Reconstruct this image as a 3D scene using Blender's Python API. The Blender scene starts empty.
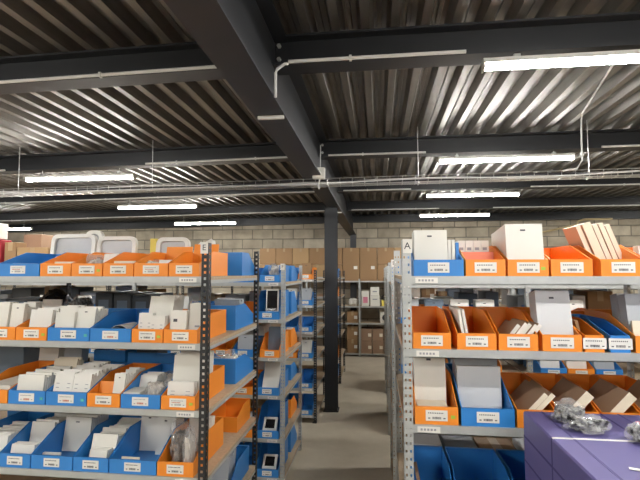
import bpy, bmesh, math, random
from mathutils import Vector, Matrix, noise
random.seed(7)
R = math.radians
sc = bpy.context.scene
col = sc.collection
ORD = ['', 'first', 'second', 'third', 'fourth', 'fifth', 'sixth', 'seventh']
SHELF = ['top', 'second', 'third', 'fourth', 'fifth', 'lowest']

# ------------------------------------------------------------------ materials
def mat(name, rgb, rough=0.5, metal=0.0, bump=0.0, bscale=40.0, var=0.0, vscale=6.0, alpha=1.0, spec=0.5, coat=0.0):
    m = bpy.data.materials.new(name); m.use_nodes = True
    nt = m.node_tree; b = nt.nodes['Principled BSDF']
    b.inputs['Base Color'].default_value = (*rgb, 1)
    b.inputs['Roughness'].default_value = rough
    b.inputs['Metallic'].default_value = metal
    b.inputs['Alpha'].default_value = alpha
    b.inputs['Specular IOR Level'].default_value = spec
    b.inputs['Coat Weight'].default_value = coat
    tc = nt.nodes.new('ShaderNodeTexCoord')
    if var > 0:
        n = nt.nodes.new('ShaderNodeTexNoise'); n.inputs['Scale'].default_value = vscale; n.inputs['Detail'].default_value = 5
        nt.links.new(tc.outputs['Object'], n.inputs['Vector'])
        mx = nt.nodes.new('ShaderNodeMix'); mx.data_type = 'RGBA'
        mx.inputs[6].default_value = (*[c * (1 - var) for c in rgb], 1)
        mx.inputs[7].default_value = (*[min(1, c * (1 + var)) for c in rgb], 1)
        if var > 0.5:
            k = nt.nodes.new('ShaderNodeMapRange'); k.inputs['From Min'].default_value = 0.44; k.inputs['From Max'].default_value = 0.58
            nt.links.new(n.outputs['Fac'], k.inputs['Value']); nt.links.new(k.outputs['Result'], mx.inputs[0])
        else: nt.links.new(n.outputs['Fac'], mx.inputs[0])
        nt.links.new(mx.outputs[2], b.inputs['Base Color'])
    if bump > 0:
        n2 = nt.nodes.new('ShaderNodeTexNoise'); n2.inputs['Scale'].default_value = bscale
        nt.links.new(tc.outputs['Object'], n2.inputs['Vector'])
        bp = nt.nodes.new('ShaderNodeBump'); bp.inputs['Strength'].default_value = bump; bp.inputs['Distance'].default_value = 0.01
        nt.links.new(n2.outputs['Fac'], bp.inputs['Height']); nt.links.new(bp.outputs['Normal'], b.inputs['Normal'])
    return m

M = dict(
    orange=mat('orange_plastic', (0.83, 0.26, 0.022), 0.45, var=0.07, vscale=9),
    blue=mat('blue_plastic', (0.028, 0.21, 0.57), 0.4, var=0.08, vscale=9),
    white=mat('white_card', (0.70, 0.68, 0.615), 0.55, var=0.04),
    cream=mat('cream_card', (0.74, 0.66, 0.52), 0.6, var=0.06),
    paper=mat('paper', (0.72, 0.70, 0.65), 0.6, var=0.03),
    palegrey=mat('pale_grey_card', (0.56, 0.57, 0.58), 0.5, var=0.04),
    coral=mat('coral_card', (0.75, 0.2, 0.1), 0.5),
    pale_brown=mat('pale_brown_board', (0.5, 0.33, 0.22), 0.6, var=0.08),
    grey=mat('grey_card', (0.40, 0.425, 0.45), 0.55, var=0.05),
    darkgrey=mat('dark_grey_plastic', (0.07, 0.08, 0.09), 0.5, var=0.1),
    slate=mat('slate_box', (0.14, 0.19, 0.25), 0.5, var=0.06),
    brown=mat('brown_card', (0.30, 0.19, 0.12), 0.7, var=0.1),
    carton=mat('carton', (0.27, 0.16, 0.075), 0.75, var=0.12, vscale=3),
    pale_carton=mat('pale_carton', (0.36, 0.23, 0.11), 0.75, var=0.1, vscale=3),
    tape=mat('packing_tape', (0.36, 0.25, 0.13), 0.35),
    ink=mat('ink', (0.05, 0.05, 0.06), 0.6),
    inkgrey=mat('grey_ink', (0.3, 0.3, 0.32), 0.6),
    inkred=mat('red_ink', (0.5, 0.12, 0.06), 0.6),
    pink=mat('pink_ink', (0.6, 0.2, 0.28), 0.6),
    green=mat('green_sticker', (0.38, 0.52, 0.05), 0.5),
    teal=mat('teal_sticker', (0.08, 0.42, 0.36), 0.5),
    yellow=mat('yellow_label', (0.72, 0.58, 0.1), 0.5),
    red=mat('red_box', (0.4, 0.03, 0.04), 0.5),
    galv=mat('galvanised_steel', (0.44, 0.455, 0.445), 0.42, 0.35, var=0.12, vscale=25),
    black=mat('black_painted_steel', (0.016, 0.017, 0.019), 0.45, var=0.1),
    chip=mat('chipboard', (0.46, 0.35, 0.23), 0.75, var=0.2, vscale=60),
    beam=mat('anthracite_paint', (0.017, 0.019, 0.023), 0.5, var=0.12, vscale=3),
    conduit=mat('conduit_plastic', (0.62, 0.62, 0.6), 0.5),
    wire=mat('zinc_wire', (0.55, 0.55, 0.54), 0.35, 0.7),
    cable=mat('grey_cable', (0.55, 0.55, 0.54), 0.5),
    darkcable=mat('dark_cable', (0.03, 0.03, 0.035), 0.5),
    purple=mat('purple_board', (0.115, 0.10, 0.265), 0.38, var=0.1, vscale=5),
    purple_dark=mat('purple_groove', (0.06, 0.05, 0.17), 0.6),
    bag_black=mat('black_bag_film', (0.012, 0.014, 0.02), 0.22, bump=0.3, bscale=25),
    bag_clear=mat('clear_bag_film', (0.72, 0.72, 0.72), 0.12, alpha=0.24, bump=0.4, bscale=45, coat=1.0),
    bag_stuff=mat('bagged_parts', (0.16, 0.12, 0.09), 0.5, bump=0.6, bscale=60, var=0.6, vscale=50),
    bag_pale=mat('bagged_card', (0.55, 0.5, 0.44), 0.5, bump=0.5, bscale=50, var=0.3, vscale=30),
    dark_parts=mat('dark_parts', (0.16, 0.16, 0.15), 0.3, bump=0.8, bscale=90, var=0.95, vscale=60),
    phone=mat('phone_screen', (0.012, 0.012, 0.014), 0.12),
    plaster=mat('dark_wall_paint', (0.10, 0.10, 0.105), 0.8, var=0.08),
    pipe=mat('yellow_pipe', (0.50, 0.40, 0.22), 0.45),
)

def floor_mat():
    m = mat('concrete_floor', (0.42, 0.395, 0.345), 0.55)
    nt = m.node_tree; b = nt.nodes['Principled BSDF']
    tc = nt.nodes.new('ShaderNodeTexCoord')
    n1 = nt.nodes.new('ShaderNodeTexNoise'); n1.inputs['Scale'].default_value = 1.3; n1.inputs['Detail'].default_value = 8; n1.inputs['Roughness'].default_value = 0.65
    cr = nt.nodes.new('ShaderNodeValToRGB')
    cr.color_ramp.elements[0].position = 0.3; cr.color_ramp.elements[0].color = (0.42, 0.365, 0.275, 1)
    cr.color_ramp.elements[1].position = 0.7; cr.color_ramp.elements[1].color = (0.60, 0.535, 0.42, 1)
    nt.links.new(tc.outputs['Object'], n1.inputs['Vector']); nt.links.new(n1.outputs['Fac'], cr.inputs['Fac'])
    nt.links.new(cr.outputs['Color'], b.inputs['Base Color'])
    return m

def deck_mat():
    m = mat('galvanised_roof_deck', (0.36, 0.35, 0.325), 0.34, 0.8)
    nt = m.node_tree; b = nt.nodes['Principled BSDF']
    tc = nt.nodes.new('ShaderNodeTexCoord')
    mp = nt.nodes.new('ShaderNodeMapping'); mp.inputs['Scale'].default_value = (18, 0.7, 18)
    n1 = nt.nodes.new('ShaderNodeTexNoise'); n1.inputs['Scale'].default_value = 1; n1.inputs['Detail'].default_value = 6
    cr = nt.nodes.new('ShaderNodeValToRGB')
    cr.color_ramp.elements[0].position = 0.3; cr.color_ramp.elements[0].color = (0.16, 0.15, 0.135, 1)
    cr.color_ramp.elements[1].position = 0.7; cr.color_ramp.elements[1].color = (0.255, 0.24, 0.218, 1)
    nt.links.new(tc.outputs['Object'], mp.inputs['Vector']); nt.links.new(mp.outputs['Vector'], n1.inputs['Vector'])
    nt.links.new(n1.outputs['Fac'], cr.inputs['Fac']); nt.links.new(cr.outputs['Color'], b.inputs['Base Color'])
    # rows of tiny acoustic perforations as roughness change
    n2 = nt.nodes.new('ShaderNodeTexNoise'); n2.inputs['Scale'].default_value = 9
    mr = nt.nodes.new('ShaderNodeMapRange'); mr.inputs['To Min'].default_value = 0.34; mr.inputs['To Max'].default_value = 0.56
    nt.links.new(tc.outputs['Object'], n2.inputs['Vector']); nt.links.new(n2.outputs['Fac'], mr.inputs['Value'])
    nt.links.new(mr.outputs['Result'], b.inputs['Roughness'])
    return m

def block_mat():
    m = mat('concrete_block_wall', (0.4, 0.36, 0.3), 0.85)
    nt = m.node_tree; b = nt.nodes['Principled BSDF']
    tc = nt.nodes.new('ShaderNodeTexCoord')
    sx = nt.nodes.new('ShaderNodeSeparateXYZ'); cb = nt.nodes.new('ShaderNodeCombineXYZ')
    nt.links.new(tc.outputs['Object'], sx.inputs[0])
    nt.links.new(sx.outputs['X'], cb.inputs['X']); nt.links.new(sx.outputs['Z'], cb.inputs['Y'])
    br = nt.nodes.new('ShaderNodeTexBrick')
    br.inputs['Scale'].default_value = 1.0
    br.inputs['Brick Width'].default_value = 0.45; br.inputs['Row Height'].default_value = 0.21
    br.inputs['Mortar Size'].default_value = 0.012; br.inputs['Mortar Smooth'].default_value = 0.3
    br.inputs['Color1'].default_value = (0.36, 0.315, 0.24, 1); br.inputs['Color2'].default_value = (0.50, 0.44, 0.34, 1)
    br.inputs['Mortar'].default_value = (0.22, 0.2, 0.16, 1)
    nt.links.new(cb.outputs[0], br.inputs['Vector'])
    n = nt.nodes.new('ShaderNodeTexNoise'); n.inputs['Scale'].default_value = 5; n.inputs['Detail'].default_value = 8
    nt.links.new(tc.outputs['Object'], n.inputs['Vector'])
    mx = nt.nodes.new('ShaderNodeMix'); mx.data_type = 'RGBA'; mx.blend_type = 'MULTIPLY'; mx.inputs[0].default_value = 0.55
    mr = nt.nodes.new('ShaderNodeMapRange'); mr.inputs['From Min'].default_value = 0.3; mr.inputs['From Max'].default_value = 0.7
    mr.inputs['To Min'].default_value = 0.5; mr.inputs['To Max'].default_value = 1.1
    nt.links.new(n.outputs['Fac'], mr.inputs['Value'])
    nt.links.new(br.outputs['Color'], mx.inputs[6]); nt.links.new(mr.outputs['Result'], mx.inputs[7])
    nt.links.new(mx.outputs[2], b.inputs['Base Color'])
    bp = nt.nodes.new('ShaderNodeBump'); bp.inputs['Strength'].default_value = 0.6; bp.inputs['Distance'].default_value = 0.02; bp.invert = True
    nt.links.new(br.outputs['Fac'], bp.inputs['Height']); nt.links.new(bp.outputs['Normal'], b.inputs['Normal'])
    return m

def emit_mat(name, rgb, s):
    m = bpy.data.materials.new(name); m.use_nodes = True
    b = m.node_tree.nodes['Principled BSDF']
    b.inputs['Base Color'].default_value = (0.8, 0.8, 0.8, 1)
    b.inputs['Emission Color'].default_value = (*rgb, 1); b.inputs['Emission Strength'].default_value = s
    return m
M['floor'] = floor_mat(); M['deck'] = deck_mat(); M['block'] = block_mat()
M['tube'] = emit_mat('led_diffuser', (1.0, 0.985, 0.95), 24.0)

# ------------------------------------------------------------------ mesh tools
class MB:
    def __init__(s): s.bm = bmesh.new()
    def box(s, x0, x1, y0, y1, z0, z1, mi=0, mtx=None):
        vs = [s.bm.verts.new(v) for v in ((x0,y0,z0),(x1,y0,z0),(x1,y1,z0),(x0,y1,z0),(x0,y0,z1),(x1,y0,z1),(x1,y1,z1),(x0,y1,z1))]
        if mtx is not None:
            for v in vs: v.co = mtx @ v.co
        for f in ((0,3,2,1),(4,5,6,7),(0,1,5,4),(1,2,6,5),(2,3,7,6),(3,0,4,7)):
            s.bm.faces.new([vs[i] for i in f]).material_index = mi
        return vs
    def prism(s, prof, a0, a1, axis='x', mi=0):
        # profile is a list of 2D points extruded along axis
        def P(p, a):
            return {'x': (a, p[0], p[1]), 'y': (p[0], a, p[1]), 'z': (p[0], p[1], a)}[axis]
        A = [s.bm.verts.new(P(p, a0)) for p in prof]; B = [s.bm.verts.new(P(p, a1)) for p in prof]
        n = len(prof)
        fs = [s.bm.faces.new(A[::-1]), s.bm.faces.new(B)]
        for i in range(n): fs.append(s.bm.faces.new((A[i], A[(i+1) % n], B[(i+1) % n], B[i])))
        for f in fs: f.material_index = mi
        return s
    def tube(s, pts, r, n=8, mi=0):
        pts = [Vector(p) for p in pts]; rings = []
        for i, p in enumerate(pts):
            d = (pts[min(i+1, len(pts)-1)] - pts[max(i-1, 0)]).normalized()
            u = d.cross(Vector((0, 0, 1)) if abs(d.z) < 0.9 else Vector((1, 0, 0))).normalized(); w = d.cross(u)
            rings.append([s.bm.verts.new(p + r*(math.cos(2*math.pi*k/n)*u + math.sin(2*math.pi*k/n)*w)) for k in range(n)])
        for a, b in zip(rings, rings[1:]):
            for k in range(n): s.bm.faces.new((a[k], a[(k+1) % n], b[(k+1) % n], b[k])).material_index = mi
        for q in (rings[0][::-1], rings[-1]): s.bm.faces.new(q).material_index = mi
        return s
    def mesh(s, name, mats, bevel=0.0):
        if bevel > 0:
            bmesh.ops.bevel(s.bm, geom=s.bm.edges[:], offset=bevel, segments=1, affect='EDGES', clamp_overlap=True)
        bmesh.ops.recalc_face_normals(s.bm, faces=s.bm.faces[:])
        me = bpy.data.meshes.new(name); s.bm.to_mesh(me); s.bm.free()
        for m in (mats if isinstance(mats, (list, tuple)) else [mats]): me.materials.append(m)
        return me
    def build(s, name, mats, parent=None, bevel=0.0):
        return link(name, s.mesh(name, mats, bevel), parent)

def link(name, me, parent=None, loc=(0, 0, 0), rot=(0, 0, 0)):
    o = bpy.data.objects.new(name, me); col.objects.link(o)
    o.location = loc; o.rotation_euler = rot
    if parent: o.parent = parent
    return o
def tag(o, label=None, cat=None, group=None, kind=None):
    if label: o['label'] = label
    if cat: o['category'] = cat
    if group: o['group'] = group
    if kind: o['kind'] = kind
    return o
def thing(name, label, cat, loc=(0, 0, 0), rz=0, group=None):
    o = bpy.data.objects.new(name, None); col.objects.link(o); o.empty_display_size = 0.05
    o.location = loc; o.rotation_euler = (0, 0, rz)
    return tag(o, label, cat, group)
CACHE = {}
def cached(key, fn):
    if key not in CACHE: CACHE[key] = fn()
    return CACHE[key]

# ------------------------------------------------------------------ setting
XL, XR, YB, YF, ZC = -9.0, 7.0, 9.75, -7.0, 2.785
SL = 0.015
def drop(x): return SL*max(0.0, -0.52-x)      # the roof falls gently to the left
m = MB(); m.box(XL, XR, YF, YB, -0.1, 0); tag(m.build('floor', M['floor']), kind='structure')
m = MB(); m.box(XL, XR, YB, YB+0.2, 0, 3.1); tag(m.build('wall_back', M['block']), kind='structure')
m = MB(); m.box(XL, XR, YF-0.2, YF, 0, 3.1); tag(m.build('wall_front', M['block']), kind='structure')
m = MB(); m.box(XL-0.2, XL, YF, YB, 0, 3.1); tag(m.build('wall_left', M['plaster']), kind='structure')
m = MB(); m.box(XR, XR+0.2, YF, YB, 0, 3.1); tag(m.build('wall_right', M['block']), kind='structure')
prof = []
P = 0.144; x = XL
while x < XR:
    prof += [(x, ZC), (x+0.042, ZC), (x+0.062, ZC+0.06), (x+0.075, ZC+0.06), (x+0.078, ZC+0.052), (x+0.096, ZC+0.052), (x+0.099, ZC+0.06), (x+0.124, ZC+0.06)]
    x += P
prof += [(x, ZC), (x, ZC+0.12), (XL, ZC+0.12)]
m = MB()
up = [m.bm.verts.new((p[0], YF, p[1]-drop(p[0]))) for p in prof[:-2]]; dn = [m.bm.verts.new((p[0], YB, p[1]-drop(p[0]))) for p in prof[:-2]]
for i in range(len(up)-1): m.bm.faces.new((up[i], up[i+1], dn[i+1], dn[i]))
m.box(XL, XR, YF, YB, ZC+0.075, ZC+0.2)
for v in m.bm.verts:
    if abs(v.co.x-XL) < 1e-6 and v.co.z > ZC+0.07: v.co.z += 0.0
tag(m.build('ceiling', M['deck']), kind='structure')

# ------------------------------------------------------------------ steel frame
BY = [-1.4, 0.42, 2.25, 4.1, 5.9, 7.75, 9.58]
BW = ['behind the camera', 'over the camera', 'nearest', 'second', 'third', 'fourth', 'against the back wall']
MX = -0.52       # main beam axis
ZM = 2.365       # its underside
ZB = 2.628        # underside of the cross beams
def ibeam_prof(c, z0, z1, w, tf, tw):
    return [(c-w, z0), (c+w, z0), (c+w, z0+tf), (c+tw, z0+tf), (c+tw, z1-tf), (c+w, z1-tf), (c+w, z1), (c-w, z1), (c-w, z1-tf), (c-tw, z1-tf), (c-tw, z0+tf), (c-w, z0+tf)]
mb = thing('main_beam', 'deep dark grey steel main beam running lengthwise under the ceiling', 'beam', (0, 0, 0))
m = MB(); m.prism(ibeam_prof(MX, ZM, ZC-0.002, 0.075, 0.014, 0.006), YF+0.01, YB-0.02, 'y'); m.build('beam_profile', M['beam'], mb)
for y in BY[1:5]:
    m = MB(); m.box(MX-0.06, MX+0.07, y-0.085, y-0.068, ZM-0.017, ZM-0.001); m.build('conduit', M['conduit'], mb)
m = MB(); m.tube([(MX+0.085, 2.178, ZB-0.004), (MX+0.083, 2.12, ZB-0.03), (MX+0.082, 1.96, 2.50), (MX+0.082, 1.93, 2.47), (MX+0.082, 1.93, ZM-0.004)], 0.007, 6); m.build('conduit', M['conduit'], mb)
for i, y in enumerate(BY):
    for side, (xa, xb) in (('left', (XL+0.02, MX-0.008)), ('right', (MX+0.008, XR-0.02))):
        pos = {0: 'behind the camera', 1: 'just over the camera', 6: 'tight against the back wall'}.get(i, '%s from the camera' % ORD[i-1])
        t = thing('cross_beam', 'dark grey steel cross beam %s of the main beam, %s' % (side, pos), 'beam', (0, y, 0), 0, 'cross beams under the ceiling deck')
        if side == 'left':
            t.rotation_euler = (0, -SL, 0); t.location = (0, y, 0.52*SL); t.location.x = 0.0 + SL*ZB
        m = MB(); m.prism(ibeam_prof(0, ZB, ZC-0.003, 0.062, 0.011, 0.005), xa if side == 'right' else xa+0.05, xb if side == 'right' else xb-0.06, 'x'); m.build('beam_profile', M['beam'], t)
        if side == 'left': segs = [(xa+0.5, -0.66)] if i != 3 else [(xa+0.5, -3.6), (-2.15, -0.62)]
        else: segs = [(-0.43, 0.42)] if i < 5 else [(-0.43, 1.0)]
        if side == 'right' and i >= 3: segs.append((1.85, 4.6))
        if i >= 6: segs = []
        for (a, b) in segs:
            m = MB(); m.tube([(a, -0.072, ZB+0.008), (b, -0.072, ZB+0.008)], 0.009, 8)
            k = a + 0.3
            while k < b - 0.05:
                m.box(k, k+0.012, -0.084, -0.06, ZB-0.004, ZB+0.02); k += 0.75
            m.build('conduit', M['conduit'], t)
        for dz in (0.05, 0.12, 0.17) if i in (2, 3) else ():
            xq = MX - 0.03 if side == 'left' else MX + 0.03
            m = MB(); m.tube([(xq, -0.006, ZB+dz), (xq, -0.022, ZB+dz)], 0.011, 6); m.build('bolt', M['galv'], t)
for (y, lab, pr) in ((5.47, 'dark grey steel column standing in the aisle beside the left racks', 0.072), (9.48, 'dark steel column against the back block wall behind the cartons', 0.06)):
    t = thing('steel_column', lab, 'column', (MX-0.03 if y < 9 else -0.5, y, 0))
    m = MB(); w, tf = pr, 0.011
    m.prism([(-w, -w), (w, -w), (w, -w+tf), (0.004, -w+tf), (0.004, w-tf), (w, w-tf), (w, w), (-w, w), (-w, w-tf), (-0.004, w-tf), (-0.004, -w+tf), (-w, -w+tf)], 0.012, ZM-0.002, 'z')
    m.build('shaft', M['beam'], t)
    m = MB(); m.box(-w-0.015, w+0.015, -w-0.015, w+0.015, 0, 0.012); m.build('base_plate', M['beam'], t)

# ------------------------------------------------------------------ batten lights
def batten_meshes():
    L = 0.55
    h = MB(); h.box(-L, L, -0.03, 0.03, 0.028, 0.05)
    d = MB()
    arc = [(0.027*math.cos(a), 0.03 - 0.028*math.sin(a)) for a in [math.pi*k/8 for k in range(9)]]
    d.prism(arc, -L+0.006, L-0.006, 'x')
    out = [('housing', h.mesh('housing', M['conduit'])), ('diffuser', d.mesh('diffuser', M['tube']))]
    for sx in (-1, 1):
        e = MB(); e.box(min(sx*L, sx*(L+0.008)), max(sx*L, sx*(L+0.008)), -0.03, 0.03, 0.0, 0.05); out.append(('end_cap', e.mesh('end_cap', M['conduit'])))
        b = MB(); b.box(sx*0.4-0.015, sx*0.4+0.015, -0.012, 0.012, 0.05, 0.0715); out.append(('bracket', b.mesh('bracket', M['galv'])))
    return out
BAT = batten_meshes()
def batten(x, y, z, label, low=0.0):
    t = thing('ceiling_batten_light', label, 'ceiling light', (x, y, z), 0, 'linear batten lights under the ceiling')
    for n, me in BAT: link(n, me, t)
    if low > 0.004:
        for sx in (-0.4, 0.4):
            m = MB(); m.tube([(sx, 0, 0.0712), (sx, 0, 0.0716+low)], 0.004, 6); m.build('drop_rod', M['galv'], t)
LY = [-5.1, -3.25, -1.4, 0.42, 2.22, 4.08, 5.88, 7.76]
LX = [0, 0, 0, 0, -0.03, 0, 0.08, 0.16]
LW = ['farthest behind the camera', 'farther behind the camera', 'behind the camera', 'over the camera', 'first from the camera', 'second from the camera', 'third from the camera', 'last before the back wall']  # unseen lamps over and behind the camera are added to light the rack fronts
for cx, rn in ((1.09, 'right row'), (-2.95, 'left row'), (5.2, 'far right row'), (-7.05, 'far left row')):  # far right row is an added, unseen run of lamps for extra illumination
    for y, w, dx in zip(LY, LW, LX):
        if cx == -2.95: dx = {4.08: 0.11, 5.88: 0.0, 7.76: -0.05}.get(y, 0.1)
        lw = {4.08: (0.035, 0.012), 5.88: (0.055, 0.022), 7.76: (0.08, 0.045)}.get(y, (0, 0))[cx > 0]
        batten(cx+dx, y, ZB-0.0722-drop(cx+dx-0.4)-lw, 'lit white linear batten light in the %s, %s' % (rn, w), lw)

# ------------------------------------------------------------------ cable tray, boxes, hangers
TY, TZ = 3.74, 2.312
def trayz(x): return TZ
t = thing('cable_tray', 'wire basket cable tray crossing the whole ceiling under the beams', 'cable tray', (0, TY, TZ))
t.rotation_euler = (0, -0.008, 0)
m = MB()
for (yy, zz) in ((-0.05, 0.05), (-0.05, 0.0), (-0.02, 0), (0.02, 0), (0.05, 0.0), (0.05, 0.05)):
    m.tube([(-6, yy, zz), (4.9, yy, zz)], 0.0028, 5)
k = -6.0
while k < 4.9:
    m.tube([(k, -0.05, 0.05), (k, -0.05, -0.003), (k, 0.05, -0.003), (k, 0.05, 0.05)], 0.0028, 4); k += 0.1
m.build('wire_basket', M['wire'], t)
for j, (mt, rr, ph) in enumerate((('cable', 0.007, 0.3), ('darkcable', 0.009, 1.9), ('cable', 0.006, 4.0))):
    m = MB(); pts = []
    for i in range(110):
        x = -5.9 + i*0.098
        pts.append((x, -0.028+0.028*j+0.006*math.sin(x*2.1+ph), 0.012+0.011*j+0.012*(1+math.sin(x*3.3+ph*2))*(0.5+0.5*math.sin(x*0.9+ph))))
    m.tube(pts, rr, 6); m.build('cable', M[mt], t)
for x in (-4.6, -3.2, -1.93, 0.33, 1.62, 2.9, 4.2):
    m = MB(); m.tube([(x, 0, 0.0), (x, 0, ZC-TZ-0.012-abs(x)*0.006)], 0.003, 5); m.box(x-0.004, x+0.004, -0.055, 0.055, -0.008, -0.002); m.build('hanger_rod', M['wire'], t)
t = thing('ceiling_junction_box', 'small white junction box with wire drop on the main beam edge', 'junction box', (-0.462, 3.62, 2.375))
m = MB(); m.box(-0.05, 0.05, -0.03, 0.02, -0.035, 0.055); m.build('box_body', M['paper'], t, 0.006)
m = MB(); m.box(-0.042, 0.042, -0.036, -0.031, -0.028, 0.048); m.build('lid', M['white'], t)
m = MB(); m.tube([(0.012, 0.0, 0.055), (0.014, 0.0, 0.24)], 0.004, 6); m.build('cable', M['cable'], t)
m = MB(); m.tube([(0.01, -0.02, -0.035), (0.0, -0.025, -0.09), (0.005, -0.02, -0.12)], 0.006, 6); m.build('cable', M['cable'], t)
t = thing('hanging_conduit', 'thin grey conduit bending down from deck to the cable tray', 'conduit', (1.51, 3.64, 0))
m = MB(); m.tube([(-0.215, -1.08, ZC-0.012), (0.0, -0.08, ZC-0.012), (0.018, -0.015, 2.74), (0.02, 0, 2.6), (0.02, 0.0, 2.44), (-0.02, 0.0, 2.375), (-0.12, 0.0, 2.36)], 0.0065, 8); m.build('conduit', M['cable'], t)
m = MB(); m.tube([(4.4, 9.3, 2.60), (3.9, 9.3, 2.60), (3.8, 9.3, 2.57), (3.76, 9.3, 2.5), (3.4, 9.55, 2.42), (2.3, 9.68, 2.2)], 0.018, 8)
tag(m.build('wall_pipe', M['pipe']), 'yellowish pipe bending down along the back wall at right', 'pipe')

# ------------------------------------------------------------------ shelving racks
def glyph(ch, size, mtl, parent, loc, rot):
    cu = bpy.data.curves.new('letter', 'FONT'); cu.body = ch; cu.size = size; cu.extrude = 0.0006; cu.align_x = 'CENTER'; cu.align_y = 'CENTER'
    ob = bpy.data.objects.new('tmp', cu); col.objects.link(ob)
    dg = bpy.context.evaluated_depsgraph_get(); me = bpy.data.meshes.new_from_object(ob.evaluated_get(dg))
    bpy.data.objects.remove(ob); me.materials.clear(); me.materials.append(mtl)
    return link('letter', me, parent, loc, rot)

def post_mesh(H, W, holes, mtl):
    # L-shaped perforated angle; corner at origin, flanges along +x (face y=0) and +y (face x=0)
    def f():
        m = MB(); th = 0.0022
        def strip(fn):
            if not holes:
                vs = [m.bm.verts.new(fn(a, z, d)) for d in (0, th) for (a, z) in ((0, 0), (W, 0), (W, H), (0, H))]
                for q in ((0,1,2,3),(7,6,5,4),(0,4,5,1),(1,5,6,2),(2,6,7,3),(3,7,4,0)): m.bm.faces.new([vs[i] for i in q])
                return
            p = 0.026; n = int(H/p); a0, a1 = W*0.33, W*0.67
            for i in range(n):
                z0 = i*p; z1 = H if i == n-1 else z0+p; h0 = z0+0.007; h1 = z0+0.018
                quads = ((0, a0, z0, z1), (a1, W, z0, z1), (a0, a1, z0, h0), (a0, a1, h1, z1))
                if holes == 2:
                    c = [W*q for q in (0.17, 0.36, 0.64, 0.83)]; h0, h1 = z0+0.008, z0+0.017
                    quads = ((0, c[0], z0, z1), (c[1], c[2], z0, z1), (c[3], W, z0, z1), (c[0], c[1], z0, h0), (c[0], c[1], h1, z1), (c[2], c[3], z0, h0), (c[2], c[3], h1, z1))
                for (aa, ab, za, zb) in quads:
                    vs = [m.bm.verts.new(fn(a, z, d)) for d in (0, th) for (a, z) in ((aa, za), (ab, za), (ab, zb), (aa, zb))]
                    for q in ((0,1,2,3),(7,6,5,4),(0,4,5,1),(1,5,6,2),(2,6,7,3),(3,7,4,0)): m.bm.faces.new([vs[i2] for i2 in q])
        strip(lambda a, z, d: (a, d, z))
        strip(lambda a, z, d: (d, a, z))
        return m.mesh('post', mtl)
    return cached(('post', H, W, holes, mtl.name), f)

def rack(label, x_end, sx, y0, y1, zs, bay, nb, H, postm, sign=None, holes=True, W=0.031, cat='shelving rack', tags=True, group='steel shelving racks', steel=None):
    """x_end is the aisle-side end; the rack runs from there in direction sx (+1 right, -1 left)."""
    t = thing('shelving_rack', label, cat, (x_end, y0, 0), 0, group)
    holes = 2 if holes and postm is M['galv'] else holes
    D = y1-y0; steel = steel or M['galv']
    for b in range(nb+1):
        px = sx*bay*b
        for (py, ry) in ((0, 1), (D, -1)):
            flip = sx if b < nb else -sx
            o = link('post', post_mesh(H, W, holes, postm), t, (px, py, 0)); o.scale = (flip, ry, 1)
            m = MB(); m.box(min(px, px+flip*0.045), max(px, px+flip*0.045), min(py, py+ry*0.045), max(py, py+ry*0.045), 0, 0.006)
            m.build('foot_plate', postm, t)
    for b in range(nb):
        xa, xb = sorted((sx*bay*b + sx*0.004, sx*bay*(b+1) - sx*0.004))
        for i, z in enumerate(zs):
            m = MB(); m.box(xa, xb, 0.012, D-0.012, z-0.014, z); s = m.build('shelf', M['chip'], t)
            for (ya, yb) in ((0.003, 0.0115), (D-0.0115, D-0.003)):
                m = MB(); m.box(xa, xb, ya, yb, z-0.028, z+0.001); m.box(xa, xb, min(ya, yb-0.02) if ya > 0.1 else ya, yb if ya > 0.1 else ya+0.02, z-0.028, z-0.0255)
                m.build('edge_beam', steel, s)
            for xx in (xa, xb-0.004):
                m = MB(); m.box(xx, xx+0.004, 0.012, D-0.012, z-0.028, z-0.0145); m.build('end_rail', steel, s)
            if tags and b == 0 and D > 0.5:
                xt = sx*0.045 if sx > 0 else -0.128
                m = MB(); m.box(xt, xt+0.075, 0.0012, 0.0027, z-0.023, z-0.004)
                for q in range(5): m.box(xt+0.01+q*0.011, xt+0.017+q*0.011, 0.0006, 0.0012, z-0.017, z-0.010, 1)
                m.build('shelf_tag', [M['paper'], M['inkgrey']], s)
    if sign:
        xs = sx*0.019
        m = MB(); m.box(xs-0.016, xs+0.016, -0.004, -0.001, H-0.045, H+0.003); s = m.build('sign', M['paper'], t)
        glyph(sign, 0.034, M['ink'], s, (xs, -0.005, H-0.021), (R(90), 0, 0))
    return t
LZ = [1.58, 1.302, 1.03, 0.763, 0.49, 0.2]
RZ = [1.585, 1.338, 1.087, 0.70, 0.42, 0.15]
EX, AX = -0.70, 0.082
rack('steel rack with black front post marked E, nearest on the left', EX, -1, 1.855, 2.68, LZ, 1.2, 2, 1.722, M['black'], 'E')
B2 = [1.52, 1.24, 0.955, 0.675, 0.36, 0.08]
rack('steel rack with pale galvanised posts behind the rack marked E', EX, -1, 3.455, 4.26, B2, 1.2, 3, 1.66, M['galv'], 'F')
rack('steel rack with black posts just before the aisle column', EX+0.04, -1, 4.97, 5.82, B2, 1.2, 3, 1.62, M['black'], None)
rack('steel rack with black posts just beyond the aisle column', EX+0.16, -1, 6.75, 7.6, B2, 1.2, 3, 1.62, M['black'], None)
rack('steel rack with galvanised front post marked A, nearest on the right', AX, 1, 1.618, 2.42, RZ, 1.1, 2, 1.71, M['galv'], 'A')
BZ = [1.52, 1.24, 0.93, 0.64, 0.36, 0.08]
rack('galvanised steel rack standing second behind rack A', AX+0.005, 1, 3.15, 3.95, BZ, 0.86, 4, 1.68, M['galv'], 'B')
rack('galvanised steel rack standing third behind rack A', AX+0.005, 1, 4.72, 5.5, BZ, 1.2, 3, 1.66, M['galv'], None)
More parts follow.
